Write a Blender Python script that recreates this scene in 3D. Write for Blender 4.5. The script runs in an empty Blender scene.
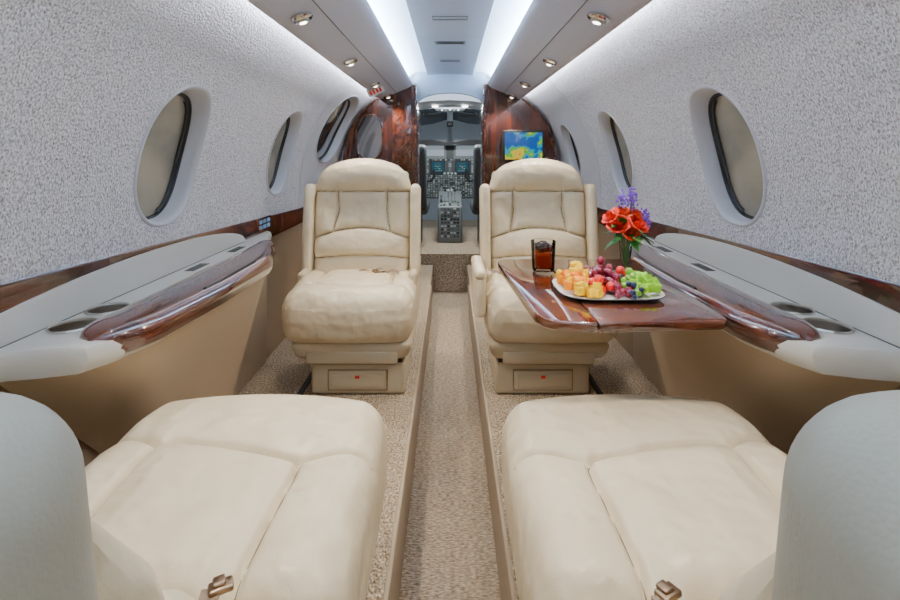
import bpy, bmesh, math, random
from mathutils import Vector, Matrix
random.seed(4)
H=0.97
R=0.86; ZC=-0.22
C=bpy.context.scene.collection

# ---------------- materials ----------------
def nodes(m): return m.node_tree.nodes, m.node_tree.links
def mat(name,col,rough=.5,metal=0,coat=0,spec=.5,bump=None,col2=None,cscale=(10,10,10),trans=0,emit=None,estr=0,cdetail=4,ior=1.45,cr=(.35,.65)):
    m=bpy.data.materials.new(name); m.use_nodes=True
    N,L=nodes(m); b=N['Principled BSDF']
    b.inputs['Base Color'].default_value=(*col,1); b.inputs['Roughness'].default_value=rough
    b.inputs['Metallic'].default_value=metal; b.inputs['Coat Weight'].default_value=coat
    b.inputs['Coat Roughness'].default_value=.04
    b.inputs['Specular IOR Level'].default_value=spec; b.inputs['IOR'].default_value=ior
    b.inputs['Transmission Weight'].default_value=trans
    if emit: b.inputs['Emission Color'].default_value=(*emit,1); b.inputs['Emission Strength'].default_value=estr
    tc=N.new('ShaderNodeTexCoord')
    if col2:
        mp=N.new('ShaderNodeMapping'); mp.inputs['Scale'].default_value=cscale
        no=N.new('ShaderNodeTexNoise'); no.inputs['Scale'].default_value=1; no.inputs['Detail'].default_value=cdetail
        rp=N.new('ShaderNodeValToRGB'); rp.color_ramp.elements[0].position=cr[0]; rp.color_ramp.elements[1].position=cr[1]
        rp.color_ramp.elements[0].color=(*col,1); rp.color_ramp.elements[1].color=(*col2,1)
        L.new(tc.outputs['Object'],mp.inputs['Vector']); L.new(mp.outputs[0],no.inputs['Vector'])
        L.new(no.outputs['Fac'],rp.inputs[0]); L.new(rp.outputs[0],b.inputs['Base Color'])
    if bump:
        prev=None
        for (kind,scale,strength,dist) in bump:
            mp=N.new('ShaderNodeMapping'); mp.inputs['Scale'].default_value=scale
            L.new(tc.outputs['Object'],mp.inputs['Vector'])
            if kind=='noise':
                t=N.new('ShaderNodeTexNoise'); t.inputs['Scale'].default_value=1; t.inputs['Detail'].default_value=2; o=t.outputs['Fac']
            else:
                t=N.new('ShaderNodeTexVoronoi'); t.inputs['Scale'].default_value=1; o=t.outputs['Distance']
            L.new(mp.outputs[0],t.inputs['Vector'])
            bp=N.new('ShaderNodeBump'); bp.inputs['Strength'].default_value=strength; bp.inputs['Distance'].default_value=dist
            if kind!='noise': bp.invert=True
            L.new(o,bp.inputs['Height'])
            if prev: L.new(prev.outputs[0],bp.inputs['Normal'])
            prev=bp
        L.new(prev.outputs[0],b.inputs['Normal'])
    return m
def emis(name,col,s):
    m=bpy.data.materials.new(name); m.use_nodes=True; N,L=nodes(m); N.clear()
    e=N.new('ShaderNodeEmission'); e.inputs[0].default_value=(*col,1); e.inputs[1].default_value=s
    o=N.new('ShaderNodeOutputMaterial'); L.new(e.outputs[0],o.inputs[0]); return m
def clearglass(name,col,f=.12):
    m=bpy.data.materials.new(name); m.use_nodes=True; N,L=nodes(m); N.clear()
    t=N.new('ShaderNodeBsdfTransparent'); t.inputs[0].default_value=(*col,1)
    g=N.new('ShaderNodeBsdfGlossy'); g.inputs['Roughness'].default_value=.03
    fr=N.new('ShaderNodeLayerWeight'); fr.inputs[0].default_value=f
    mx=N.new('ShaderNodeMixShader'); o=N.new('ShaderNodeOutputMaterial')
    L.new(fr.outputs['Fresnel'],mx.inputs[0]); L.new(t.outputs[0],mx.inputs[1]); L.new(g.outputs[0],mx.inputs[2]); L.new(mx.outputs[0],o.inputs[0]); return m

M_fabric=mat('wall_fabric',(.40,.385,.39),.85,col2=(.95,.93,.94),cscale=(210,240,160),cdetail=2,cr=(.32,.56),spec=.2,
    bump=[('noise',(190,220,140),1.0,.011),('noise',(60,60,45),.4,.008)])
M_plastic=mat('shell_plastic',(.66,.65,.66),.45)
M_psu=mat('headliner_leather',(.52,.52,.58),.5,bump=[('noise',(300,300,300),.15,.002)])
M_ceil=mat('ceiling_panel',(.48,.56,.69),.45)
M_cov=mat('cove_lining',(.80,.86,.93),.6)
M_tan=mat('lower_sidewall_tan',(.22,.145,.08),.55,bump=[('noise',(250,250,250),.2,.002)])
M_panel=mat('console_panel_tan',(.38,.275,.17),.5,bump=[('noise',(300,300,300),.2,.002)])
M_ledge=mat('console_top_cream',(.56,.545,.49),.35)
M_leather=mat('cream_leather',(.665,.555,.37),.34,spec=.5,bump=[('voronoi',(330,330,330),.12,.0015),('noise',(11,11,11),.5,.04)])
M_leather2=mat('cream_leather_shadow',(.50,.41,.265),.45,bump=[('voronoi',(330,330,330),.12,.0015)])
M_leather3=mat('headrest_leather_shaded',(.36,.32,.24),.5,bump=[('voronoi',(500,500,500),.12,.001)])  # cream leather greyed and darkened: shade on near headrests put into the colour
M_base=mat('seat_base_vinyl',(.48,.39,.255),.4)
M_seam=mat('seam_thread',(.22,.155,.085),.7)
M_carpet=mat('carpet',(.22,.155,.09),.95,spec=.1,col2=(.66,.52,.36),cscale=(150,130,150),cdetail=3,cr=(.34,.64),bump=[('voronoi',(150,110,150),1,.012)])
M_runner=mat('carpet_runner',(.28,.20,.125),.95,spec=.1,col2=(.66,.51,.355),cscale=(70,200,70),cdetail=3,cr=(.34,.64),bump=[('voronoi',(90,230,90),1,.009)])
M_step=mat('carpet_step_side',(.34,.255,.165),.9)
M_wood=mat('mahogany',(.020,.004,.002),.2,coat=1,col2=(.10,.021,.007),cscale=(28,2.6,28),cdetail=6)
M_woodT=mat('mahogany_table',(.045,.010,.004),.12,coat=1,col2=(.15,.038,.012),cscale=(4,26,26),cdetail=6)
M_woodV=mat('mahogany_upright',(.018,.004,.002),.18,coat=1,col2=(.085,.018,.006),cscale=(26,26,3),cdetail=6)
M_pane=mat('window_shade',(.12,.098,.068),.4,coat=.2,col2=(.30,.245,.17),cscale=(2,3,5))
M_panedk=mat('door_window_pane',(.02,.022,.028),.08,coat=1,col2=(.06,.065,.08),cscale=(2,4,4))
M_ring=mat('window_reveal',(.56,.56,.58),.4)
M_black=mat('black_rubber',(.012,.012,.012),.5)
M_chrome=mat('chrome',(.75,.75,.75),.15,metal=1)
M_steel=mat('brushed_metal',(.50,.48,.43),.3,metal=1)
M_cup=mat('cup_holder_metal',(.34,.31,.27),.28,metal=1)
M_bronze=mat('buckle_bronze',(.30,.2,.12),.3,metal=1)
M_strap=mat('belt_strap',(.20,.13,.08),.7)
M_cove=emis('cove_light',(.58,.78,1.0),135)
M_cove2=emis('wall_wash_light',(.82,.88,1.0),64)
M_bulb=emis('lamp_bulb',(1,.93,.8),12)
M_darkgrey=mat('avionics_grey',(.05,.055,.055),.5)
M_white=mat('white_ceramic',(.85,.85,.85),.15)
M_red=mat('red_marking',(.7,.03,.02),.5)

# ---------------- mesh helpers ----------------
def empty(name,loc=(0,0,0),rz=0):
    e=bpy.data.objects.new(name,None); e.empty_display_size=.1; e.location=loc; e.rotation_euler=(0,0,rz); C.objects.link(e); return e
def make(name,verts,faces,mats,midx=None,parent=None,smooth=True,angle=35,loc=None,rot=None):
    me=bpy.data.meshes.new(name); me.from_pydata([tuple(v) for v in verts],[],faces)
    if not isinstance(mats,(list,tuple)): mats=[mats]
    for m in mats: me.materials.append(m)
    if midx:
        for p,i in zip(me.polygons,midx): p.material_index=i
    bm=bmesh.new(); bm.from_mesh(me); bmesh.ops.recalc_face_normals(bm,faces=bm.faces); bm.to_mesh(me); bm.free()
    if smooth:
        for p in me.polygons: p.use_smooth=True
        me.set_sharp_from_angle(angle=math.radians(angle))
    o=bpy.data.objects.new(name,me); C.objects.link(o)
    if parent: o.parent=parent
    if loc: o.location=loc
    if rot: o.rotation_euler=rot
    return o
def loft(secs,caps=True,closed=True):
    n=len(secs[0]); v=[p for s in secs for p in s]; f=[]
    for a in range(len(secs)-1):
        for i in range(n if closed else n-1):
            j=(i+1)%n; f.append((a*n+i,a*n+j,(a+1)*n+j,(a+1)*n+i))
    if caps: f.append(tuple(range(n))); f.append(tuple((len(secs)-1)*n+i for i in range(n)))
    return v,f
def rbox(name,size,r,n,mat_,parent=None,loc=(0,0,0),rot=(0,0,0),fn=None):
    hx,hy,hz=[s/2 for s in size]; nx,ny,nz=n; r=min(r,hx,hy,hz)
    idx={};V=[];F=[]
    def v(i,j,k):
        key=(i,j,k)
        if key in idx: return idx[key]
        p=[-hx+2*hx*i/nx,-hy+2*hy*j/ny,-hz+2*hz*k/nz]
        q=[max(-h+r,min(h-r,c)) for c,h in zip(p,(hx,hy,hz))]
        d=[a-b for a,b in zip(p,q)]; L=math.sqrt(sum(a*a for a in d))
        nn=(0,0,1)
        if L>1e-9:
            nn=tuple(a/L for a in d); p=[a+b*r for a,b in zip(q,nn)]
        if fn: p=fn(p[0],p[1],p[2],nn)
        idx[key]=len(V); V.append(tuple(p)); return idx[key]
    for i in range(nx):
        for j in range(ny):
            for k in (0,nz): F.append((v(i,j,k),v(i+1,j,k),v(i+1,j+1,k),v(i,j+1,k)))
    for i in range(nx):
        for k in range(nz):
            for j in (0,ny): F.append((v(i,j,k),v(i+1,j,k),v(i+1,j,k+1),v(i,j,k+1)))
    for j in range(ny):
        for k in range(nz):
            for i in (0,nx): F.append((v(i,j,k),v(i,j+1,k),v(i,j+1,k+1),v(i,j,k+1)))
    return make(name,V,F,mat_,parent=parent,loc=loc,rot=rot,angle=60)
def sb(name,size,loc,mat_,parent=None,r=.004,rot=(0,0,0),seg=3):
    bm=bmesh.new(); bmesh.ops.create_cube(bm,size=1)
    for v in bm.verts: v.co=Vector((v.co.x*size[0],v.co.y*size[1],v.co.z*size[2]))
    if r>0: bmesh.ops.bevel(bm,geom=bm.edges[:],offset=min(r,min(size)*.45),segments=seg,affect='EDGES',profile=.5)
    me=bpy.data.meshes.new(name); bm.to_mesh(me); bm.free(); me.materials.append(mat_)
    for p in me.polygons: p.use_smooth=True
    me.set_sharp_from_angle(angle=math.radians(50))
    o=bpy.data.objects.new(name,me); C.objects.link(o); o.location=loc; o.rotation_euler=rot
    if parent: o.parent=parent
    return o
def multibox(name,items,mats,parent=None,bev=0):
    V=[];F=[];I=[]
    for (c,s,mi) in items:
        b=len(V)
        for dx in(-.5,.5):
            for dy in(-.5,.5):
                for dz in(-.5,.5): V.append((c[0]+dx*s[0],c[1]+dy*s[1],c[2]+dz*s[2]))
        for f in((0,1,3,2),(4,6,7,5),(0,4,5,1),(2,3,7,6),(0,2,6,4),(1,5,7,3)): F.append(tuple(b+i for i in f)); I.append(mi)
    return make(name,V,F,mats,I,parent,smooth=False)
def lathe(name,prof,mat_,parent=None,loc=(0,0,0),rot=(0,0,0),n=32):
    V=[];F=[]
    for (r,z) in prof:
        for i in range(n):
            a=2*math.pi*i/n; V.append((r*math.cos(a),r*math.sin(a),z))
    for k in range(len(prof)-1):
        for i in range(n):
            j=(i+1)%n; F.append((k*n+i,k*n+j,(k+1)*n+j,(k+1)*n+i))
    return make(name,V,F,mat_,None,parent,loc=loc,rot=rot,angle=40)
def tube(name,pts,r,mat_,parent=None,res=6,cyc=False,loc=None,rot=None):
    if not isinstance(pts[0][0],(list,tuple)): pts=[pts]
    cu=bpy.data.curves.new(name,'CURVE'); cu.dimensions='3D'; cu.bevel_depth=r; cu.bevel_resolution=res
    for pl in pts:
        s=cu.splines.new('POLY'); s.points.add(len(pl)-1); s.use_cyclic_u=cyc
        for p,q in zip(s.points,pl): p.co=(q[0],q[1],q[2],1)
    cu.materials.append(mat_)
    o=bpy.data.objects.new(name,cu); C.objects.link(o)
    bpy.context.view_layer.update()
    me=bpy.data.meshes.new_from_object(o); bpy.data.objects.remove(o)
    for p in me.polygons: p.use_smooth=True
    o=bpy.data.objects.new(name,me); C.objects.link(o)
    if parent: o.parent=parent
    if loc is not None: o.location=loc
    if rot is not None: o.rotation_euler=rot
    return o
def boolcut(o,cutters):
    for c in cutters:
        m=o.modifiers.new('b','BOOLEAN'); m.operation='DIFFERENCE'; m.solver='EXACT'; m.object=c
    bpy.context.view_layer.update()
    dg=bpy.context.evaluated_depsgraph_get()
    me=bpy.data.meshes.new_from_object(o.evaluated_get(dg)); o.modifiers.clear(); o.data=me
    for c in cutters: bpy.data.objects.remove(c)
def lerp(a,b,t): return a+(b-a)*t
def interp(tab,x):
    if x<=tab[0][0]: return tab[0][1]
    for (a,b),(c,d) in zip(tab,tab[1:]):
        if x<=c:
            t=(x-a)/(c-a); t=t*t*(3-2*t)*.4+t*.6; return b+(d-b)*t
    return tab[-1][1]
def wallx(z):
    if z<ZC: return R
    return math.sqrt(max(0,R*R-(z-ZC)**2))

# ---------------- room shell ----------------
Y0=-1.3; Y1=4.15
def sell(a,b,th,p=2.4):
    c,s=math.cos(th),math.sin(th)
    return a*math.copysign(abs(c)**(2/p),c), b*math.copysign(abs(s)**(2/p),s)
WIN={-1:[(.42,-.012,.150,.200),(1.44,-.012,.150,.200),(2.37,-.005,.150,.200),(3.22,.15,.30,.215)],
      1:[(.42,-.012,.150,.200),(1.44,-.012,.150,.200),(2.37,-.005,.150,.200),(3.25,.0,.14,.18)]}
wn=0
for s,nm in((-1,'wall_left'),(1,'wall_right')):
    zs=[.50-(.50-ZC)*i/34 for i in range(35)]+[-.26,-.32,-.38,-.5,-.7,-.99]
    inner=[(wallx(z),z) for z in zs]; outer=[]
    for (x,z) in inner:
        if z>ZC:
            k=(R+.06)/R; outer.append((x*k,ZC+(z-ZC)*k))
        else: outer.append((x+.06,z))
    loop=inner+outer[::-1]
    ys=[Y0,0,1,2,2.72,3.3,3.7,Y1]
    V,F=loft([[(s*x,y,H+z) for x,z in loop] for y in ys],caps=False)
    n=len(loop); m=len(inner)
    for a in(0,len(ys)-1):
        for i in range(m-1): F.append((a*n+i,a*n+i+1,a*n+n-2-i,a*n+n-1-i))
    I=[]
    for f in F:
        cy=sum(V[i][1] for i in f)/4; cz=sum(V[i][2] for i in f)/4-H
        I.append(2 if cz<-.35 else (1 if cy>2.72 else 0))
    w=make(nm,V,F,[M_fabric,M_plastic,M_tan],I,angle=30)
    cut=[]
    for (d,z,a,b) in WIN[s]:
        secs=[]
        for x in(.3,1.2):
            secs.append([(s*x,d+sell(a*1.02,b*1.02,2*math.pi*i/48)[0],H+z+sell(a*1.02,b*1.02,2*math.pi*i/48)[1]) for i in range(48)])
        v,f=loft(secs); cut.append(make('cut',v,f,M_ring,smooth=False))
    boolcut(w,cut)
    for (d,z,a,b) in WIN[s]:
        wn+=1; e=empty('window_%d'%wn,(s*wallx(z),d,H+z))
        ox=Vector(e.location)
        def ring(off,da=0,fr=1.0):
            pts=[]
            for i in range(64):
                y,zz=sell(a+da,b+da,2*math.pi*i/64)
                pts.append(tuple(Vector((s*(wallx(z+zz)-off),d+y*fr,H+z+zz))-ox))
            return pts
        v,f=loft([ring(.0005,.010),ring(.005,.008),ring(.006,.003),ring(.003,-.001),ring(-.012,-.005),ring(-.04,-.009),ring(-.055,-.011)],caps=False)
        make('reveal_ring',v,f,M_ring,parent=e,angle=60)
        v,f=loft([ring(-.046,-.008),ring(-.045,-.014),ring(-.056,-.018)],caps=False)
        make('gasket',v,f,M_black,parent=e)
        v=ring(-.056,-.008); v.append((sum(p[0] for p in v)/64,0,0)); f=[(i,(i+1)%64,64) for i in range(64)]
        make('pane',v,f,M_panedk if (s<0 and d>3) else M_pane,parent=e)
        if z<.1:
            pts=[]
            for i in range(13):
                th=-1.25+2.5*i/12; y,zz=sell(a-.035,b-.02,th)
                pts.append(tuple(Vector((s*(wallx(z+zz)+.05),d+y,H+z+zz))-ox))
            tube('shade_track',pts,.005,M_black,e)

# floor
fi=[]
aw=.145
for s in(-1,1): fi.append(((s*(aw+.86)/2,(Y0+4.15)/2,-.16),(.86-aw,4.15-Y0,.32),0))
fi.append(((0,(Y0+4.15)/2,-.28),(2*aw+.02,4.15-Y0,.10),1))
fi.append(((0,5.2,-.12),(1.8,2.12,.42),1))
multibox('floor',fi,[M_carpet,M_runner])
for s,nm in((-1,1),(1,2)):
    o=sb('trim_%d'%nm,(.012,3.5-Y0,.215),(s*(aw-.005),(Y0+3.5)/2,-.105),M_step,r=.004)
for s,nm in((-1,3),(1,4)):
    sb('trim_%d'%nm,(.022,3.2,.006),(s*.60,1.9,.003),M_black,r=.001)
for s,nm in((-1,7),(1,8)):
    tube('trim_%d'%nm,[(s*(wallx(z)-.001),2.74+.10*max(0,z),H+z) for z in [.42-.67*i/24 for i in range(25)]],.004,M_ring)
sb('wall_back',(1.9,.05,1.9),(0,Y0-.03,.65),M_panel,r=0)
def outline_bulk(s):
    pts=[(.27,-1.0),(.27,.62)]
    for i in range(13):
        z=.6-(.6-ZC)*i/12; pts.append((max(.28,wallx(z)+.01),z))
    pts.append((.87,-1.0)); return [(s*x,z) for x,z in pts]
for s,nm in((-1,'wall_front_left'),(1,'wall_front_right')):
    o=outline_bulk(s); v,f=loft([[(x,3.70,H+z) for x,z in o],[(x,3.74,H+z) for x,z in o]]); make(nm,v,f,M_plastic,angle=20)

# ceiling
e=empty('ceiling',(0,1.2,H+.55)); oc=Vector(e.location)
prof=[(-.34,.47),(-.325,.545),(-.295,.58),(-.25,.60),(-.2,.607),(-.1,.612),(0,.615)]
prof=prof+[(-x,z) for x,z in prof[-2::-1]]
pr2=[(x*1.02,z+.03) for x,z in prof]
loop=prof+pr2[::-1]
v,f=loft([[tuple(Vector((x,y,H+z))-oc) for x,z in loop] for y in(Y0,3.72)]); make('arch',v,f,M_cov,parent=e,angle=50)
yy=Y0
k=0
while yy<3.55:
    y2=min(yy+.62,3.6)
    pp=[(-.175,.590),(-.168,.582),(-.1,.590),(0,.593),(.1,.590),(.168,.582),(.175,.590),(.1,.600),(0,.604),(-.1,.600)]
    v,f=loft([[tuple(Vector((x,y,H+z-.008))-oc) for x,z in pp] for y in(yy+.003,y2-.003)]); make('center_panel_%d'%k,v,f,M_ceil,parent=e,angle=50)
    k+=1; yy=y2
for s in(-1,1):
    pp=[(.532,.397),(.524,.392),(.50,.400),(.40,.443),(.32,.475),(.292,.490),(.280,.505),(.283,.520),(.30,.510),(.40,.480),(.48,.440),(.528,.408)]
    v,f=loft([[tuple(Vector((s*x,y,H+z))-oc) for x,z in pp] for y in(Y0,3.69)]); make('overhead_rail_%s'%('l' if s<0 else 'r'),v,f,M_psu,parent=e,angle=60)
    tube('rail_seam',[(s*.40,Y0-1.2,.443-.55-.001),(s*.40,3.68-1.2,.443-.55-.001)],.0015,M_darkgrey,e)
    v=[(s*.288,Y0,H+.522),(s*.312,Y0,H+.518),(s*.312,3.6,H+.518),(s*.288,3.6,H+.522)]
    make('cove_strip_%s'%('l' if s<0 else 'r'),[tuple(Vector(p)-oc) for p in v],[(0,1,2,3)],M_cove,parent=e)
    v=[(s*.526,Y0,H+.414),(s*.495,Y0,H+.438),(s*.495,3.6,H+.438),(s*.526,3.6,H+.414)]
    make('wash_strip_%s'%('l' if s<0 else 'r'),[tuple(Vector(p)-oc) for p in v],[(0,1,2,3)],M_cove2,parent=e)
for i,(yc,w,d) in enumerate(((2.08,.15,.05),(2.55,.16,.05),(3.05,.12,.04))):
    z=H+.580-oc.z
    fr=[(-w/2,-d/2),(w/2,-d/2),(w/2,d/2),(-w/2,d/2)]
    tube('ceiling_vent_frame',[(a,yc+b-1.2,z) for a,b in fr],.002,M_darkgrey,e,cyc=True)
    if i==1:
        multibox('ceiling_vent_slats',[((0,yc-1.2+(-.02+.01*j),z),(w*.9,.003,.004),0) for j in range(5)],[M_darkgrey],e)

# downlights
def downlight(x,y,z,s,power=4):
    e=empty('reading_light',(x,y,z)); e.rotation_euler=(0,s*math.radians(20),0)
    lathe('ring',[(.018,.006),(.034,.004),(.036,-.004),(.030,-.010),(.024,-.012),(.021,-.004),(.018,.006)],M_chrome,e)
    lathe('eyeball',[(.021,-.004),(.018,-.014),(.012,-.018)],M_steel,e)
    lathe('lens',[(.012,-.018),(.007,-.020),(.0005,-.0205)],M_bulb,e)
    l=bpy.data.lights.new('spot','SPOT'); l.energy=power; l.spot_size=math.radians(96); l.spot_blend=.8; l.color=(1,.90,.76); l.shadow_soft_size=.018
    o=bpy.data.objects.new('spot',l); o.location=(0,0,-.03); o.parent=e; C.objects.link(o)
for s in(-1,1):
    for y,pw in((-.6,6),(.05,4),(.76,25),(1.47,27),(2.18,29),(2.9,25),(3.5,22)): downlight(s*.455,y,H+.412,s,pw)
e=empty('exit_sign',(-.485,3.12,H+.402)); e.rotation_euler=(math.radians(-35),math.radians(-22),0)
sb('plate',(.11,.07,.006),(0,0,-.004),M_white,e,r=.002)
multibox('lettering',[((-.034+.022*i,0,-.0085),(.013,.036,.002),0) for i in range(4)],[M_red],e)

# ---------------- wood band ----------------
def bandtop(D): return .25+.038*max(0,D-.9)
for s,n in((-1,5),(1,6)):
    secs=[]
    for i in range(30):
        D=lerp(-.2,3.68,i/29); t=bandtop(D)
        secs.append([(s*.862,D,H-t),(s*.853,D,H-t),(s*.850,D,H-t-.006),(s*.850,D,H-.405),(s*.862,D,H-.41)])
    v,f=loft(secs); make('trim_%d'%n,v,f,M_wood)

# ---------------- side consoles ----------------
XI=[(.3,.826),(.85,.824),(.872,.80),(.888,.73),(.905,.68),(.96,.65),(1.05,.625),(1.3,.606),(1.6,.605),(1.8,.665),(1.95,.72),(2.1,.79),(2.3,.845)]
for s in(-1,1):
    e=empty('side_console',(s*.75,1.2,0)); o0=Vector(e.location)
    def Q(x,D,h): return tuple(Vector((s*x,D,H-h))-o0)
    secs=[]
    Ds=[lerp(.2,.82,i/10) for i in range(10)]+[lerp(.82,1.0,i/30) for i in range(30)]+[lerp(1.0,2.22,i/60) for i in range(61)]
    for D in Ds:
        xi=min(.828,interp(XI,D))
        secs.append([Q(a,D,b) for a,b in((.849,.365),(xi+.02,.365),(xi+.006,.370),(xi,.384),(xi+.003,.402),(xi+.018,.418),(.849,.42))])
    v,f=loft(secs); top=make('ledge_top',v,f,M_ledge,parent=e)
    cups=[(.794,1.115),(.789,1.005)]
    cs=[]
    for (x,D) in cups:
        bm=bmesh.new(); bmesh.ops.create_cone(bm,cap_ends=True,segments=40,radius1=.040,radius2=.040,depth=.1)
        me=bpy.data.meshes.new('c'); bm.to_mesh(me); bm.free(); me.materials.append(M_ledge)
        c=bpy.data.objects.new('c',me); C.objects.link(c); c.location=(s*x,D,H-.355); cs.append(c)
    boolcut(top,cs)
    for (x,D) in cups:
        lathe('cup_holder',[(.0005,-.045),(.034,-.045),(.038,-.038),(.040,.0)],M_cup,e,loc=Q(x,D,.364))
        lathe('cup_holder_rim',[(.0395,-.002),(.0405,.002),(.043,.0035),(.045,.0)],M_steel,e,loc=Q(x,D,.364))
    secs=[]
    for i in range(50):
        D=lerp(.72,1.98,i/49); q=(D-1.35)/.63; hh=.085*math.sqrt(max(0,1-q*q))+.001
        secs.append([Q(.849,D,.366),(Q(.838,D,.366)),Q(.841,D,.366-hh*.9),Q(.844,D,.366-hh),Q(.849,D,.366-hh)])
    v,f=loft(secs); make('arched_lid',v,f,M_ledge,parent=e)
    tube('lid_seam',[Q(.837,lerp(.74,1.96,i/20),.3655) for i in range(21)],.0022,M_darkgrey,e)
    for (D,x) in((1.52,.80),(1.80,.80)):
        multibox('vent_slot',[(Q(x-.012+.008*j,D,.3645),(.004,.10,.002),0) for j in range(4)],[M_black],e)
    secs=[]
    for i in range(70):
        u=i/69; D=lerp(.925,1.93,u)
        xi=interp(XI,D)-.008; xo=.748
        endr=min(1,math.sqrt(max(0,1-(1-min(1,u/.08))**2))+.02)*min(1,math.sqrt(max(0,1-(1-min(1,(1-u)/.08))**2))+.02)
        mid=(xi+xo)/2 if u>.5 else lerp(.695,(xi+xo)/2,min(1,u/.3)); a=(mid-xi)*endr; b=(xo-mid)*endr
        hh=.022*endr
        sec=[]
        for j in range(13):
            w=j/12; x=lerp(mid+b,mid-a,w); q=2*w-1
            sec.append(Q(x,D,.366-hh*(1-abs(q)**4)**.5))
        sec+= [Q(mid-a-.003*endr,D,.372),Q(mid-a-.002,D,.39),Q(mid-a+.006*endr,D,.404),Q(mid+b,D,.404)]
        secs.append(sec)
    v,f=loft(secs); make('wood_armrest',v,f,M_wood,parent=e,angle=50)
    pts=[Q(interp(XI,D)+.012,D,.3465) for D in [1.22+.02*i for i in range(16)]]
    tube('finger_recess',pts,.004,M_black,e)
    secs=[]
    K=16
    for i in range(60):
        u=i/59; sec=[]
        for k in range(K+1):
            q=k/K; h=lerp(.402,.965,q)
            Da=.872+.50*(q**.75)
            D=lerp(Da,2.22,u)
            x=min(.847,interp(XI,D-.12*q)+.012+.19*q)
            if u<.06: x+= .03*(1-u/.06)**2
            sec.append(Q(min(x,.847),D,h))
        sec+=[Q(.849,sec[-1][1]+1.2,.965),Q(.849,sec[0][1]+1.2,.402)]
        secs.append(sec)
    v,f=loft(secs); make('side_panel',v,f,M_panel,parent=e,angle=40)
    if s<0:
        sb('switch_plate',(.006,.16,.06),Q(.846,2.18,.325),M_woodV,e,r=.002)
        multibox('switches',[(Q(.842,2.135+.045*i,.325+.012*(j-.5)*2),(.004,.03,.016),0) for i in range(3) for j in(0,1)],[mat('switch_blue',(.25,.45,.7),.3)],e)

# ---------------- seats ----------------
def segd(px,py,pl):
    best=9
    for (ax,ay),(bx,by) in zip(pl,pl[1:]):
        dx,dy=bx-ax,by-ay; L=dx*dx+dy*dy; t=max(0,min(1,((px-ax)*dx+(py-ay)*dy)/L))
        d=math.hypot(px-ax-t*dx,py-ay-t*dy)
        if d<best: best=d
    return best
def smooth_pl(pl,it=2):
    for _ in range(it):
        if len(pl)<3: return pl
        out=[pl[0]]
        for a,b in zip(pl,pl[1:]):
            out.append((a[0]*.75+b[0]*.25,a[1]*.75+b[1]*.25)); out.append((a[0]*.25+b[0]*.75,a[1]*.25+b[1]*.75))
        out.append(pl[-1]); pl=out
    return pl
def cushion_fn(near,mir=1):
    W=.26
    if near:
        seams=[[(-.122,.27),(-.128,.10),(-.136,.01),(-.125,-.006),(-.06,-.02),(.04,-.042),(.12,-.054),(.148,-.045),(.150,.0),(.135,.27)],
               [(-.132,.0),(-.20,-.035),(-.28,-.045)],[(.145,-.048),(.20,-.075),(.28,-.08)]]
        seams=[smooth_pl([(a*mir,b) for a,b in sm],1) for sm in seams]
        gd,gw=.013,.0055
    else:
        seams=[[(-.14,.3),(-.16,-.10),(-.10,-.13),(0,-.14),(.10,-.13),(.16,-.10),(.14,.3)],[(-.16,-.10),(-.27,-.13)],[(.16,-.10),(.27,-.13)]]
        gd,gw=.013,.007
    def fn(x,y,z,n):
        X,Y,Z=x,y,z
        fr=max(0,(-y)/.25)
        if n[2]>.2:
            Z+=.014*(1-(x/W)**2)*(1-max(0,y/.3)) 
            Z-=.022*fr**4
            d=min(segd(x,y,sm) for sm in seams)
            Z-=gd*math.exp(-(d/gw)**2)*n[2]
            Z+=.013*min(1,d/.05)**.7*n[2]
        X*=1-(.03 if near else .05)*fr**3
        Y-=.022*(1-(x/W)**2)*(1 if y<0 else 0)*fr
        X*=1+.02*(1-(z/.1)**2)
        if y<0: Y+=.03*max(0,(-z)/.1)*fr
        return (X,Y,Z)
    return fn,seams
def back_fn(hw,L,near=False):
    def arc(y0,bow,w): return [(x*w/6,y0+bow*(1-(x/6)**2)) for x in range(-6,7)]
    hz=L/2
    t=lambda q:-hz+q
    seams=[arc(t(L-.135),-.02,.25),
           [(-.115,t(L-.14)),(-.11,t(.34)),(-.13,t(.245))],[(.115,t(L-.14)),(.11,t(.34)),(.13,t(.245))],
           arc(t(.23),.028,.16),[(-.16,t(.23)),(-.25,t(.20))],[(.16,t(.23)),(.25,t(.20))],
           arc(t(.115),.02,.25)]
    bs=.1 if near else 1
    def fn(x,y,z,n):
        X,Y,Z=x,y,z; q=(z+hz)/L; u=x/hw
        if not near:
            sc=1-.17*max(0,(q-.72)/.28)**2 - .05*max(0,(.25-q)/.25)
            X*=sc
            if q>.6: Z-=.045*u*u*((q-.6)/.4)
        if n[1]<-.2:
            d=min(segd(x,z,sm) for sm in seams)
            b=.022*math.exp(-((q-.88)/.10)**2)*(1-u*u) + .014*math.exp(-((q-.28)/.12)**2)*(1-u*u)-.018*math.exp(-((q-.6)/.15)**2)*(1-abs(u)**2)
            Y-=b*bs
            Y-=.010*min(1,d/.035)**.7
            Y+=.012*math.exp(-(d/.005)**2)
        else:
            Y+=-.02*max(0,(q-.7)/.3)
        return (X,Y,Z)
    return fn,seams
def densify(pl,step=.008):
    out=[]
    for (ax,ay),(bx,by) in zip(pl,pl[1:]):
        n=max(1,int(math.hypot(bx-ax,by-ay)/step))
        for i in range(n): out.append((lerp(ax,bx,i/n),lerp(ay,by,i/n)))
    out.append(pl[-1]); return out
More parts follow.
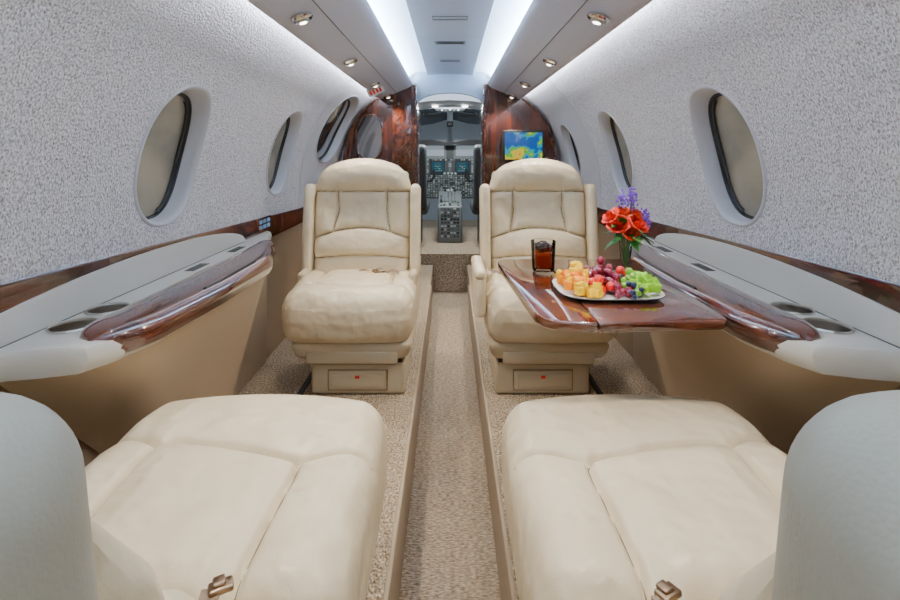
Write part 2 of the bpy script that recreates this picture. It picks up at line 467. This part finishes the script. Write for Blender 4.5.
def threads(size,r,fn,seams,axis):
    hx,hy,hz=[q/2 for q in size]; res=[]
    hu,hv,hw=(hx,hy,hz) if axis=='z' else (hx,hz,hy)
    for sm in seams:
        line=[]
        for (u,v) in densify(sm):
            du=max(0,abs(u)-(hu-r)); dv=max(0,abs(v)-(hv-r)); q=r*r-du*du-dv*dv
            if q<(.35*r)**2: continue
            dw=math.sqrt(q); w=hw-r+dw; nn=dw/r
            if axis=='z': p=fn(u,v,w,(0,0,nn)); p=(p[0],p[1],p[2]+.0012)
            else: p=fn(u,-w,v,(0,-nn,0)); p=(p[0],p[1]-.0012,p[2])
            line.append(p)
        if len(line)>2: res.append(line)
    return res
cache={}
def part(key,builder,parent,loc,rot=(0,0,0)):
    if key in cache:
        o=bpy.data.objects.new(key.split('|')[0],cache[key]); C.objects.link(o); o.parent=parent; o.location=loc; o.rotation_euler=rot; return o
    o=builder(); o.parent=parent; o.location=loc; o.rotation_euler=rot; cache[key]=o.data; return o
def seat(loc,rz,near,side,bx,dyb=0,dz=0):
    e=empty('passenger_seat',loc,rz); K='N' if near else 'F'
    W=.52 if near else .515
    mir=-side
    cf,cs_=cushion_fn(near,mir); ck=K+str(mir) if near else K
    part('seat_cushion|'+ck,lambda:rbox('seat_cushion',(W,.50,.20),.055,(140,130,26) if near else (100,90,24),M_leather,fn=cf),e,(0,.25,.32))
    part('cushion_stitching|'+ck,lambda:tube('cushion_stitching',threads((W,.50,.20),.055,cf,cs_,'z'),.0015,M_seam,res=2),e,(0,.25,.32))
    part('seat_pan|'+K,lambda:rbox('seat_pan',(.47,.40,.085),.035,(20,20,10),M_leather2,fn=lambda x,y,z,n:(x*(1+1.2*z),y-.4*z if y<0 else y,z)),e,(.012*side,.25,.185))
    px=side*.035
    sb('pan_lip',(.36,.02,.05),(px*.5,.055,.165),M_base,e,r=.008)
    sb('pedestal',(.375,.36,.125),(px,.265,.065),M_base,e,r=.012)
    sb('pedestal_gap',(.35,.34,.02),(px,.265,.135),M_black,e,r=.002)
    sb('drawer_gap',(.24,.012,.085),(px,.0865,.062),M_seam,e,r=.005)
    sb('drawer_front',(.23,.012,.075),(px,.082,.062),M_base,e,r=.005)
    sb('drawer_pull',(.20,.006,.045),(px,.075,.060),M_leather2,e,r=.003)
    sb('life_vest_tag',(.018,.003,.012),(px,.0715,.078),M_red,e,r=.001)
    L=.58
    if not near:
        by=.33; rec=math.radians(7)
        c=Vector((0,by+.065,.37)); up=Vector((0,math.sin(rec),math.cos(rec)))
        bc=c+up*(L/2)-Vector((0,0,.01))
        bf,bs_=back_fn(.2225,L)
        part('backrest|F',lambda:rbox('backrest',(.445,.13,L),.045,(110,18,140),M_leather,fn=bf),e,bc,(-rec,0,0))
        part('back_stitching|F',lambda:tube('back_stitching',threads((.445,.13,L),.045,bf,bs_,'y'),.0015,M_seam,res=2),e,bc,(-rec,0,0))
        sb('back_shell',(.40,.05,.50),bc+Vector((0,.075,-.02)),M_base,e,r=.02,rot=(-rec,0,0))
        for s in(-1,1):
            part('armrest|F',lambda:rbox('armrest',(.044,.13,.42),.02,(8,12,20),M_leather,fn=lambda x,y,z,n:(x,y+.25*(z*z)-.01,z)),e,(s*.243,by+.07,.61),(-rec,0,0))
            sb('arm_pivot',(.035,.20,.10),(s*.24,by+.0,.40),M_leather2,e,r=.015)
        if side<0:
            rbox('lowered_armrest',(.045,.30,.17),.02,(8,14,12),M_leather,e,(-.285,.20,.40))
            rbox('arm_pad',(.05,.31,.04),.02,(8,14,8),M_leather,e,(-.285,.20,.485))
    else:
        a=Vector((0,.555+dyb,.42)); b=Vector((0,.885+dyb,.86)); d=(b-a).normalized(); rec=math.atan2(d.y,d.z)
        nrm=Vector((0,d.z,-d.y))
        bc=(a+d*.22)+nrm*.088
        bf,bs_=back_fn(.2375,L,True)
        part('backrest|N',lambda:rbox('backrest',(.475,.13,L),.025,(100,18,130),M_leather,fn=bf),e,bc,(-rec,0,0))
        part('back_stitching|N',lambda:tube('back_stitching',threads((.475,.13,L),.025,bf,bs_,'y'),.0012,M_seam,res=2),e,bc,(-rec,0,0))
        hy=.946+dyb
        hloc=(0,hy,.718+dz); hrot=(-math.radians(7),0,0)
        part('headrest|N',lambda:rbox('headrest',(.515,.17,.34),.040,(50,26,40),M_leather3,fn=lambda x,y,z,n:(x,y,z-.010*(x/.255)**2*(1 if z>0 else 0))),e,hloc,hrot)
    if near: by=.515+dyb*.5; bz=.446
    else: by=.33; bz=.435
    n=10
    pts=[(bx-.09+.18*i/n, by-.05+.012*math.sin(i), bz+.004+.004*math.sin(i*1.7)) for i in range(n+1)]
    V=[];F=[]
    if not near:
        for p in pts: V+= [(p[0],p[1]-.010,p[2]),(p[0],p[1]+.010,p[2]+.010)]
        for i in range(n): F.append((2*i,2*i+2,2*i+3,2*i+1))
        make('belt_strap',V,F,M_strap,parent=e)
        sb('belt_buckle',(.05,.035,.014),(bx,by-.055,bz+.012),M_bronze,e,r=.004,rot=(.2,0,.7))
        sb('belt_buckle_flap',(.028,.028,.008),(bx+.006,by-.058,bz+.022),M_chrome,e,r=.003,rot=(.2,0,.7))
    else:
        sb('belt_buckle',(.028,.020,.008),(bx,by-.004,bz+.004),M_bronze,e,r=.003,rot=(.1,0,.5))
        sb('belt_buckle_flap',(.014,.016,.005),(bx+.003,by-.006,bz+.009),M_bronze,e,r=.002,rot=(.1,0,.5))
        sb('belt_webbing',(.022,.09,.004),(bx,by+.04,bz+.002),M_strap,e,r=.001,rot=(0,0,.25))
    return e
seat((-.403,1.83,0),0,False,1,.09)
seat((.405,1.83,0),0,False,-1,-.16)
seat((-.396,1.085,0),math.pi,True,-1,-.122,0,-.004)
seat((.372,1.085,0),math.pi,True,1,.115,.016,.004)

# ---------------- table ----------------
e=empty('folding_table',(.39,1.26,H-.355)); o0=Vector(e.location)
def roundpoly(cs,rs,n=8):
    out=[]
    N=len(cs)
    for i,(c,r) in enumerate(zip(cs,rs)):
        p=Vector(c); a=Vector(cs[i-1]); b=Vector(cs[(i+1)%N]); da=(a-p).normalized(); db=(b-p).normalized()
        A=p+da*r; B=p+db*r
        for k in range(n+1):
            t=k/n; out.append((1-t)**2*A+2*t*(1-t)*p+t*t*B)
    return out
def slab(name,cs,rs,z0,z1,m,par,bev=.005):
    pl=roundpoly(cs,rs); cen=sum(pl,Vector((0,0)))/len(pl)
    def sh(k,z): return [(lerp(p.x,cen.x,k)-o0.x,lerp(p.y,cen.y,k)-o0.y,z-o0.z) for p in pl]
    v,f=loft([sh(.012,z0),sh(0,z0+bev),sh(0,z1-bev),sh(.004,z1-bev*.3),sh(.014,z1)]); return make(name,v,f,m,parent=par,angle=50)
zt=H-.345
slab('leaf_aisle',[(.185,.985),(.298,.965),(.298,1.55),(.145,1.55)],[.06,.004,.004,.06],zt-.020,zt,M_woodT,e)
slab('leaf_inboard',[(.301,.965),(.575,.985),(.592,1.55),(.301,1.55)],[.004,.02,.02,.004],zt-.020,zt,M_woodT,e)
sb('hinge',(.012,.5,.008),(.2995-o0.x,0,zt-.024-o0.z),M_steel,e,r=.002)
sb('support_arm',(.32,.05,.03),(.43-o0.x,.05,zt-.04-o0.z),M_steel,e,r=.006)
sb('support_arm_b',(.32,.05,.03),(.43-o0.x,-.15,zt-.04-o0.z),M_steel,e,r=.006)

# ---------------- tea glass ----------------
M_gl=clearglass('drinking_glass',(.97,.97,.97),.25)
M_tea=clearglass('iced_tea',(.72,.28,.07),.12)
M_ice=clearglass('ice',(.93,.86,.78),.45)
M_tcore=mat('iced_tea_glow',(.50,.13,.02),.2,trans=.3,emit=(.45,.10,.012),estr=.14)  # deep amber core, with emission added so the tea looks lit through
e=empty('iced_tea_glass',(.272,1.40,zt))
lathe('glass',[(.0005,.001),(.030,.001),(.032,.006),(.036,.086),(.0345,.087),(.031,.010),(.0005,.009)],M_gl,e)
lathe('tea',[(.0005,.0095),(.0300,.0095),(.0332,.068),(.0005,.068)],M_tea,e)
lathe('tea_glow_core',[(.0005,.0110),(.0240,.0110),(.0265,.048),(.0005,.050)],M_tcore,e)
for i in range(10):
    a=i*.7; rr=.018 if i<7 else .006
    sb('ice_cube_%d'%i,(.018,.018,.016),(rr*math.cos(a),rr*math.sin(a),.064+.005*(i%3)),M_ice,e,r=.003,rot=(random.random(),random.random(),a))

# ---------------- fruit platter ----------------
e=empty('fruit_platter',(.385,1.185,zt+.001)); 
def plat(a,b,z): return [(a_,b_,z) for a_,b_ in [sell(a,b,2*math.pi*i/64,3.6) for i in range(64)]]
v,f=loft([plat(.085,.07,.0),plat(.10,.085,.003),plat(.122,.102,.009),plat(.125,.105,.010),plat(.123,.103,.0115),plat(.10,.085,.006),plat(.02,.02,.005)],caps=True)
make('plate',v,f,M_white,parent=e)
v,f=loft([plat(.1245,.1045,.0095),plat(.1262,.1062,.0108),plat(.1245,.1045,.0120)],caps=False)
make('plate_rim',v,f,M_black,parent=e)
def blobs(name,items,m,kind):
    bm=bmesh.new()
    for (x,y,z,r) in items:
        M=Matrix.Translation((x,y,z))@Matrix.Rotation(random.random()*6,4,'Z')@Matrix.Rotation(random.random()*1.5,4,'X')
        if kind=='s': bmesh.ops.create_icosphere(bm,subdivisions=3,radius=r,matrix=M@Matrix.Diagonal((1,1,1.15,1)))
        else:
            g=bmesh.ops.create_cube(bm,size=r*1.7,matrix=M)
            ed=list({ed for vv in g['verts'] for ed in vv.link_edges})
            bmesh.ops.bevel(bm,geom=ed,offset=r*.25,segments=2,affect='EDGES',profile=.5)
    me=bpy.data.meshes.new(name); bm.to_mesh(me); bm.free(); me.materials.append(m)
    for p in me.polygons: p.use_smooth=True
    me.set_sharp_from_angle(angle=math.radians(35))
    o=bpy.data.objects.new(name,me); C.objects.link(o); o.parent=e
def pile(cx,cy,rx,ry,n,r,h):
    out=[]
    for i in range(n):
        a=random.random()*6.28; q=math.sqrt(random.random()); x=cx+rx*q*math.cos(a); y=cy+ry*q*math.sin(a)
        out.append((x,y,.008+r*.7+random.random()*h*(1-q*.7),r))
    return out
M_or=mat('cantaloupe',(.75,.20,.0),.45,spec=.2); M_ye=mat('pineapple',(.75,.44,.0),.45,spec=.2); M_gr=mat('honeydew',(.24,.50,.02),.4,spec=.25)
M_rg=mat('red_grapes',(.18,.007,.022),.15,coat=.5); M_bb=mat('blueberries',(.015,.018,.06),.35); M_gg=mat('green_grapes',(.16,.35,.02),.2,coat=.3)
M_st=mat('strawberry',(.60,.01,.005),.3)
blobs('cantaloupe_cubes',pile(-.085,-.01,.026,.06,22,.012,.04),M_or,'c')
blobs('pineapple_cubes',pile(-.072,.03,.035,.05,18,.012,.05)+pile(-.06,-.05,.035,.03,14,.011,.035),M_ye,'c')
blobs('red_grape_pile',pile(-.005,.03,.04,.06,50,.010,.065)+pile(.01,-.06,.03,.025,12,.009,.02),M_rg,'s')
blobs('honeydew_cubes',pile(.083,-.015,.026,.06,24,.012,.04),M_gr,'c')
blobs('green_grape_pile',pile(.05,-.015,.03,.06,26,.009,.04),M_gg,'s')
blobs('blueberry_pile',pile(.0,-.03,.09,.070,30,.006,.055),M_bb,'s')
blobs('strawberry_pile',pile(-.03,-.045,.03,.03,10,.011,.035)+pile(.05,.05,.03,.02,5,.011,.04),M_st,'s')

# ---------------- flower vase ----------------
e=empty('flower_vase',(.497,1.36,zt))
lathe('vase',[(.0005,.001),(.017,.001),(.018,.006),(.014,.02),(.015,.05),(.021,.098),(.0195,.098),(.0135,.05),(.0125,.022),(.0005,.012)],M_gl,e)
lathe('water',[(.0005,.0125),(.012,.022),(.013,.05),(.015,.07),(.0005,.07)],clearglass('water',(.8,.9,.85),.2),e)
M_stem=mat('stem_green',(.05,.2,.03),.5); M_leaf=mat('leaf_green',(.03,.15,.02),.45); M_rose=mat('rose_petals',(.70,.015,.004),.5); M_rose2=mat('rose_petals_orange',(.78,.06,.008),.5)
M_pur=mat('statice_purple',(.24,.08,.6),.6)
def rose(c,r,m,tilt):
    V=[];F=[]
    Rm=Matrix.Rotation(tilt[0],3,'X')@Matrix.Rotation(tilt[1],3,'Y')
    for ring_,(nr,rr,op,hh) in enumerate(((3,.22,.15,.9),(4,.42,.3,.95),(5,.68,.55,.85),(6,.95,.95,.65))):
        for p in range(nr):
            a0=2*math.pi*p/nr+ring_*.7; wd=2*math.pi/nr*.72; b=len(V)
            for i in range(7):
                for j in range(6):
                    s_=(i/6-.5)*2; t=j/5
                    w=wd*(math.sin(math.pi*(.15+.75*t))**.6)
                    ang=a0+s_*w*.8; rad=r*rr*(.35+.65*math.sin(t*1.5)+op*.25*max(0,t-.6)*2)
                    z=r*hh*(t*1.15-.45)-r*.12*s_*s_*t - (r*.25*op*max(0,t-.75)*3)
                    V.append(tuple(Rm@Vector((rad*math.cos(ang),rad*math.sin(ang),z))+Vector(c)))
            for i in range(6):
                for j in range(5): F.append((b+i*6+j,b+(i+1)*6+j,b+(i+1)*6+j+1,b+i*6+j+1))
    make('rose_bloom',V,F,m,parent=e,angle=80)
heads=[((-.022,-.012,.140),.031,M_rose,(.6,-.4)),((.028,-.014,.140),.030,M_rose,(.6,.4)),((0,.02,.168),.029,M_rose2,(.3,0)),((.004,-.030,.122),.024,M_rose2,(1.0,0)),((-.036,.012,.158),.026,M_rose,(.3,-.7)),((.036,.012,.165),.024,M_rose2,(.4,.5))]
for c,r,m,t in heads:
    rose(c,r,m,t); tube('stem',[(0,0,.015),(c[0]*.3,c[1]*.3,.08),(c[0],c[1],c[2]-.01)],.0018,M_stem,e)
pp=[]
for i in range(130):
    cx,cy,cz=random.choice([(.02,.01,.20),(.055,.01,.17),(.0,.02,.21),(.028,.02,.22),(.06,.0,.15)])
    pp.append((cx+random.gauss(0,.007),cy+random.gauss(0,.008),cz+random.gauss(0,.010),.0032))
blobs('statice_sprigs',pp,M_pur,'s')
for c in((.02,.01,.2),(.055,.01,.17),(.028,.02,.22),(0,.02,.21),(.06,0,.15)): tube('sprig_stem',[(0,0,.02),(c[0]*.4,c[1]*.4,.1),c],.0013,M_stem,e)
V=[];F=[]
for k in range(26):
    a=random.random()*6.28; L=random.uniform(.04,.07); el=random.uniform(-.4,1.1); b=len(V); z0=random.uniform(.09,.14)
    for j in range(6):
        t=j/5; w=.013*math.sin(math.pi*min(1,t*.95+.05)); rad=.012+L*t*math.cos(el); z=z0+L*t*math.sin(el)-.02*t*t
        for q in(-1,0,1): V.append((rad*math.cos(a)-q*w*math.sin(a),rad*math.sin(a)+q*w*math.cos(a),z+(.003 if q else 0)))
    for j in range(5):
        for q in(0,1): F.append((b+j*3+q,b+j*3+q+1,b+j*3+3+q+1,b+j*3+3+q))
make('foliage',V,F,M_leaf,parent=e)

# ---------------- forward partitions ----------------
for s in(-1,1):
    e=empty('forward_cabinet',(s*.5,3.62,0)); o0=Vector(e.location)
    ol=[(.255,-.97),(.255,.505),(.33,.49),(.45,.445),(.56,.39),(.65,.305),(.72,.21),(.77,.08),(.79,-.06),(.80,-.25),(.80,-.97)]
    def shp(y): return [tuple(Vector((s*(x),y,H+z))-o0) for x,z in ol]
    v,f=loft([shp(3.585),shp(3.66)]); make('partition',v,f,M_woodV,parent=e,angle=25)
    v=[tuple(Vector((s*x,3.583,H+z))-o0) for x,z in ol]; tube('edge_molding',v[1:],.010,M_wood,e)
    tube('jamb_molding',[v[0],v[1]],.012,M_wood,e)
    sb('corridor_side',(.08,.50,1.42),(s*.295-o0.x,3.90-o0.y,H-.255),M_woodV,e,r=.01)
    for k in range(3):
        sb('door_panel_%d'%k,(.006,.40,.36),(s*.252-o0.x,3.91-o0.y,H-.70+.42*k),M_wood,e,r=.003)
        lathe('latch',[(.0005,.006),(.012,.005),(.014,0)],M_chrome,e,loc=(s*.249-o0.x,3.76-o0.y,H-.70+.42*k),rot=(0,-s*math.pi/2,0),n=16)
    if s<0:
        n=32
        pts=[(-.60+sell(.10,.17,2*math.pi*i/n,2.6)[0],.11+sell(.10,.17,2*math.pi*i/n,2.6)[1]) for i in range(n)]
        v,f=loft([[tuple(Vector((x,3.584,H+z))-o0) for x,z in pts],[tuple(Vector((x,3.577,H+z))-o0) for x,z in pts]])
        make('mirror_inset',v,f,mat('mirror',(.4,.4,.4),.05,metal=1),parent=e)
        tube('mirror_trim',[tuple(Vector((x,3.577,H+z))-o0) for x,z in pts],.008,M_wood,e,cyc=True)
        sb('cabinet_door',(.14,.008,.50),(-.36-o0.x,3.58-o0.y,H+.10),M_wood,e,r=.003)
    else:
        sb('lower_door',(.40,.008,.55),(.53-o0.x,3.58-o0.y,H-.50),M_wood,e,r=.003)
# monitor
m=bpy.data.materials.new('map_screen'); m.use_nodes=True; N,L=nodes(m); b=N['Principled BSDF']
tc=N.new('ShaderNodeTexCoord'); no=N.new('ShaderNodeTexNoise'); no.inputs['Scale'].default_value=7; no.inputs['Detail'].default_value=5
rp=N.new('ShaderNodeValToRGB'); cr=rp.color_ramp; cr.interpolation='CONSTANT'
cr.elements[0].position=0; cr.elements[0].color=(.01,.10,.42,1); cr.elements[1].position=.50; cr.elements[1].color=(.02,.35,.5,1)
for p,c in((.53,(.08,.45,.06,1)),(.57,(.7,.55,.05,1)),(.66,(.7,.25,.03,1))):
    el=cr.elements.new(p); el.color=c
L.new(tc.outputs['Object'],no.inputs['Vector']); L.new(no.outputs['Fac'],rp.inputs[0]); L.new(rp.outputs[0],b.inputs['Emission Color']); b.inputs['Emission Strength'].default_value=1.0
b.inputs['Base Color'].default_value=(0,0,0,1); b.inputs['Roughness'].default_value=.15
e=empty('cabin_monitor',(.545,3.565,H+.045))
sb('bezel',(.31,.03,.235),(0,0,0),M_black,e,r=.008)
sb('screen',(.275,.004,.20),(0,-.0155,0),m,e,r=.001)
e=empty('doorway_arch',(0,3.66,H+.5)); 
pts=[(-.27,.62),(.27,.62),(.262,.36)]+[(.25*math.cos(a),.36+.09*math.sin(a)) for a in [math.pi*i/16 for i in range(17)]]+[(-.262,.36)]
v,f=loft([[(x,-.02,z-.5) for x,z in pts],[(x,.03,z-.5) for x,z in pts]]); make('header',v,f,M_ceil,parent=e,angle=25)

# ---------------- cockpit ----------------
M_cgrey=mat('cockpit_lining',(.48,.52,.56),.6)
e=empty('cockpit_shell',(0,5,0))
arcp=[(.80,-.9),(.80,-.1),(.74,.12),(.62,.30),(.42,.40),(.2,.44),(0,.45),(-.2,.44),(-.42,.40),(-.62,.30),(-.74,.12),(-.80,-.1),(-.80,-.9)]
v,f=loft([[(x,y-5,H+z) for x,z in arcp] for y in(4.15,4.85)],caps=False,closed=False); make('lining',v,f,M_cgrey,parent=e,angle=40)
multibox('nose_walls',[((-.78,1.0,.75),(.04,1.8,.9),0),((.78,1.0,.75),(.04,1.8,.9),0),((0,1.25,.45),(1.6,.04,1.3),0)],[M_cgrey],e)
M_ws=clearglass('windshield_glass',(.85,.92,.97),.2)
make('windshield',[(-.62,-.15,H+.40),(0,-.15,H+.455),(.62,-.15,H+.40),(-.75,.75,H+.10),(0,.85,H+.12),(.75,.75,H+.10)],[(0,1,4,3),(1,2,5,4)],M_ws,parent=e)
tube('center_post',[(0,-.15,H+.455),(0,.85,H+.12)],.03,M_cgrey,e)
sb('overhead_console',(.30,.22,.04),(0,-.30,H+.43),M_cgrey,e,r=.015)
multibox('overhead_switches',[((-.12+.04*i,-.37+.04*j,H+.407),(.016,.02,.012),(i+j)%2) for i in range(7) for j in range(4)],[M_darkgrey,M_white],e)
M_dome=emis('dome_lens',(1,1,.95),8)
for s in(-1,1):
    tube('side_post',[(s*.6,-.15,H+.40),(s*.75,.75,H+.10)],.03,M_cgrey,e)
    sb('sun_visor',(.16,.010,.04),(s*.19,-.02,H+.375),M_darkgrey,e,r=.004,rot=(.5,0,0))
    lathe('dome_light',[(.03,0),(.028,-.012),(.0005,-.02)],M_dome,e,loc=(s*.14,-.48,H+.435),n=20)
sb('compass',(.07,.05,.06),(0,.15,H+.30),M_black,e,r=.015)
e=empty('cockpit_instrument_panel',(0,5.3,0))
gl=[(-.65,.10),(-.5,.125),(-.2,.135),(-.07,.11),(0,.10),(.07,.11),(.2,.135),(.5,.125),(.65,.10),(.65,.07),(-.65,.07)]
v,f=loft([[(x,y,H+z) for x,z in gl] for y in(-.14,.15)]); make('glareshield',v,f,M_black,parent=e,angle=40)
sb('panel_board',(1.3,.06,.62),(0,.0,H-.20),M_darkgrey,e,r=.01)
M_scr=mat('display_grey',(.15,.17,.19),.15,emit=(.34,.40,.46),estr=.65)
M_scb=mat('display_dark',(.01,.02,.03),.1,emit=(.02,.10,.16),estr=.5)
M_lg=emis('lamp_green',(.1,.8,.3),.6); M_ly=emis('lamp_amber',(1,.6,.1),.9); M_lw=emis('legend_white',(.8,.9,.9),.65)
M_key=mat('key_grey',(.15,.165,.16),.5); M_key2=mat('key_light_grey',(.36,.39,.38),.5)
it=[]
for x in(-.45,-.165,.165,.45):
    it.append(((x,-.035,H+.03),(.25,.02,.21),0)); it.append(((x,-.047,H+.035),(.20,.004,.155),2))
for x in(-.135,.135):
    it.append(((x,-.035,H-.17),(.16,.02,.15),1)); it.append(((x,-.047,H-.165),(.13,.004,.115),3))
    for j in range(5):
        it.append(((x-.04+.02*j,-.050,H-.20+.016*((j*3)%4)),(.011,.002,.004),random.choice([4,5,6])))
    for j in range(4): it.append(((x,-.050,H-.205+.025*j),(.07,.002,.0015),4 if j%2 else 5))
for i in range(24):
    for j in range(13):
        x=-.31+.027*i; z=H-.262-.019*j
        it.append(((x,-.036,z),(.019,.012,.011),random.choice([0,0,0,1,7])))
        if random.random()<.25: it.append(((x,-.0425,z),(.009,.002,.0025),random.choice([5,5,5,4,6])))
for i in range(22):
    it.append(((-.30+.0285*i,-.036,H-.085),(.017,.012,.012),random.choice([0,7,1,7])))
for x in(-.25,.25,0):
    for j in range(6): it.append(((x,-.036,H-.11-.022*j),(.03,.012,.012),random.choice([0,7])))
multibox('instruments',it,[M_key,M_black,M_scr,M_scb,M_lg,M_lw,M_ly,M_key2],e)
for x in(-.06,-.02,.02,.06): lathe('rotary_knob',[(.013,0),(.012,.018),(.0005,.02)],M_key2,e,loc=(x,-.035,H-.235),rot=(math.pi/2,0,0),n=16)
e=empty('center_pedestal',(0,4.95,0))
sb('pedestal_body',(.24,.62,.36),(0,0,H-.70),M_key,e,r=.02)
sb('pedestal_slope',(.24,.36,.04),(0,.12,H-.50),M_key,e,r=.01,rot=(.35,0,0))
it=[]
for i in range(7):
    for j in range(9):
        it.append(((-.084+.028*i,-.28+.06*j,H-.515),(.018,.03,.010),random.choice([0,0,1,1])))
        if random.random()<.3: it.append(((-.084+.028*i,-.28+.06*j,H-.509),(.010,.006,.003),random.choice([2,3,4])))
for i in range(6):
    for j in range(9):
        it.append(((-.075+.03*i,-.315,H-.55-.033*j),(.022,.010,.016),random.choice([0,5,1])))
        if random.random()<.25: it.append(((-.075+.03*i,-.321,H-.55-.033*j),(.010,.002,.003),random.choice([2,2,3])))
multibox('pedestal_keys',it,[M_black,M_key2,M_lw,M_lg,M_ly,M_darkgrey],e)
lathe('trim_wheel',[(.05,-.01),(.055,-.008),(.055,.008),(.05,.01),(.0005,.01)],M_black,e,loc=(-.09,.0,H-.50),rot=(0,math.pi/2,0))
for k,x in enumerate((-.05,-.017,.017,.05)):
    tube('lever_stem',[(x,-.05,H-.50),(x,-.07,H-.40)],.006,M_chrome,e)
    sb('lever_knob',(.025,.03,.025),(x,-.07,H-.39),M_key2 if k in(1,2) else M_black,e,r=.008)
for s in(-1,1):
    e=empty('control_yoke',(s*.30,4.98,H-.28))
    tube('column',[(0,.25,-.02),(0,.0,0)],.018,M_black,e)
    tube('wheel',[(-.13,-.02,.10),(-.14,-.01,.03),(-.10,0,-.02),(0,0,-.02),(.10,0,-.02),(.14,-.01,.03),(.13,-.02,.10)],.014,M_black,e)
    e=empty('pilot_seat',(s*.40,4.55,H-.88))
    rbox('pilot_cushion',(.40,.42,.12),.04,(12,12,8),M_darkgrey,e,(0,.05,.36))
    rbox('pilot_back',(.38,.10,.58),.04,(16,8,20),M_darkgrey,e,(0,-.18,.66),(.12,0,0))
    rbox('pilot_headrest',(.24,.08,.14),.03,(10,8,8),M_darkgrey,e,(0,-.23,1.02),(.1,0,0))
    sb('pilot_pedestal',(.26,.30,.33),(0,.05,.165),M_darkgrey,e,r=.02)

# ---------------- lights ----------------
def area(name,loc,rot,sx,sy,p,col=(1,.97,.93)):
    l=bpy.data.lights.new(name,'AREA'); l.shape='RECTANGLE'; l.size=sx; l.size_y=sy; l.energy=p; l.color=col
    o=bpy.data.objects.new(name,l); o.location=loc; o.rotation_euler=rot; C.objects.link(o)
area('cockpit_fill',(0,4.4,H+.43),(0,0,0),.25,.2,22,(.9,.96,1))  # fill light added to brighten the cockpit, not a fixture
w=bpy.data.worlds.new('world'); bpy.context.scene.world=w; w.use_nodes=True
w.node_tree.nodes['Background'].inputs[0].default_value=(.62,.75,.9,1); w.node_tree.nodes['Background'].inputs[1].default_value=1.5

cam=bpy.data.cameras.new('camera'); co=bpy.data.objects.new('camera',cam); C.objects.link(co)
co.location=(0,0,H); co.rotation_euler=(math.pi/2,0,0); cam.sensor_width=36; cam.lens=19.2; cam.shift_y=-.1644; cam.clip_start=.01
bpy.context.scene.camera=co
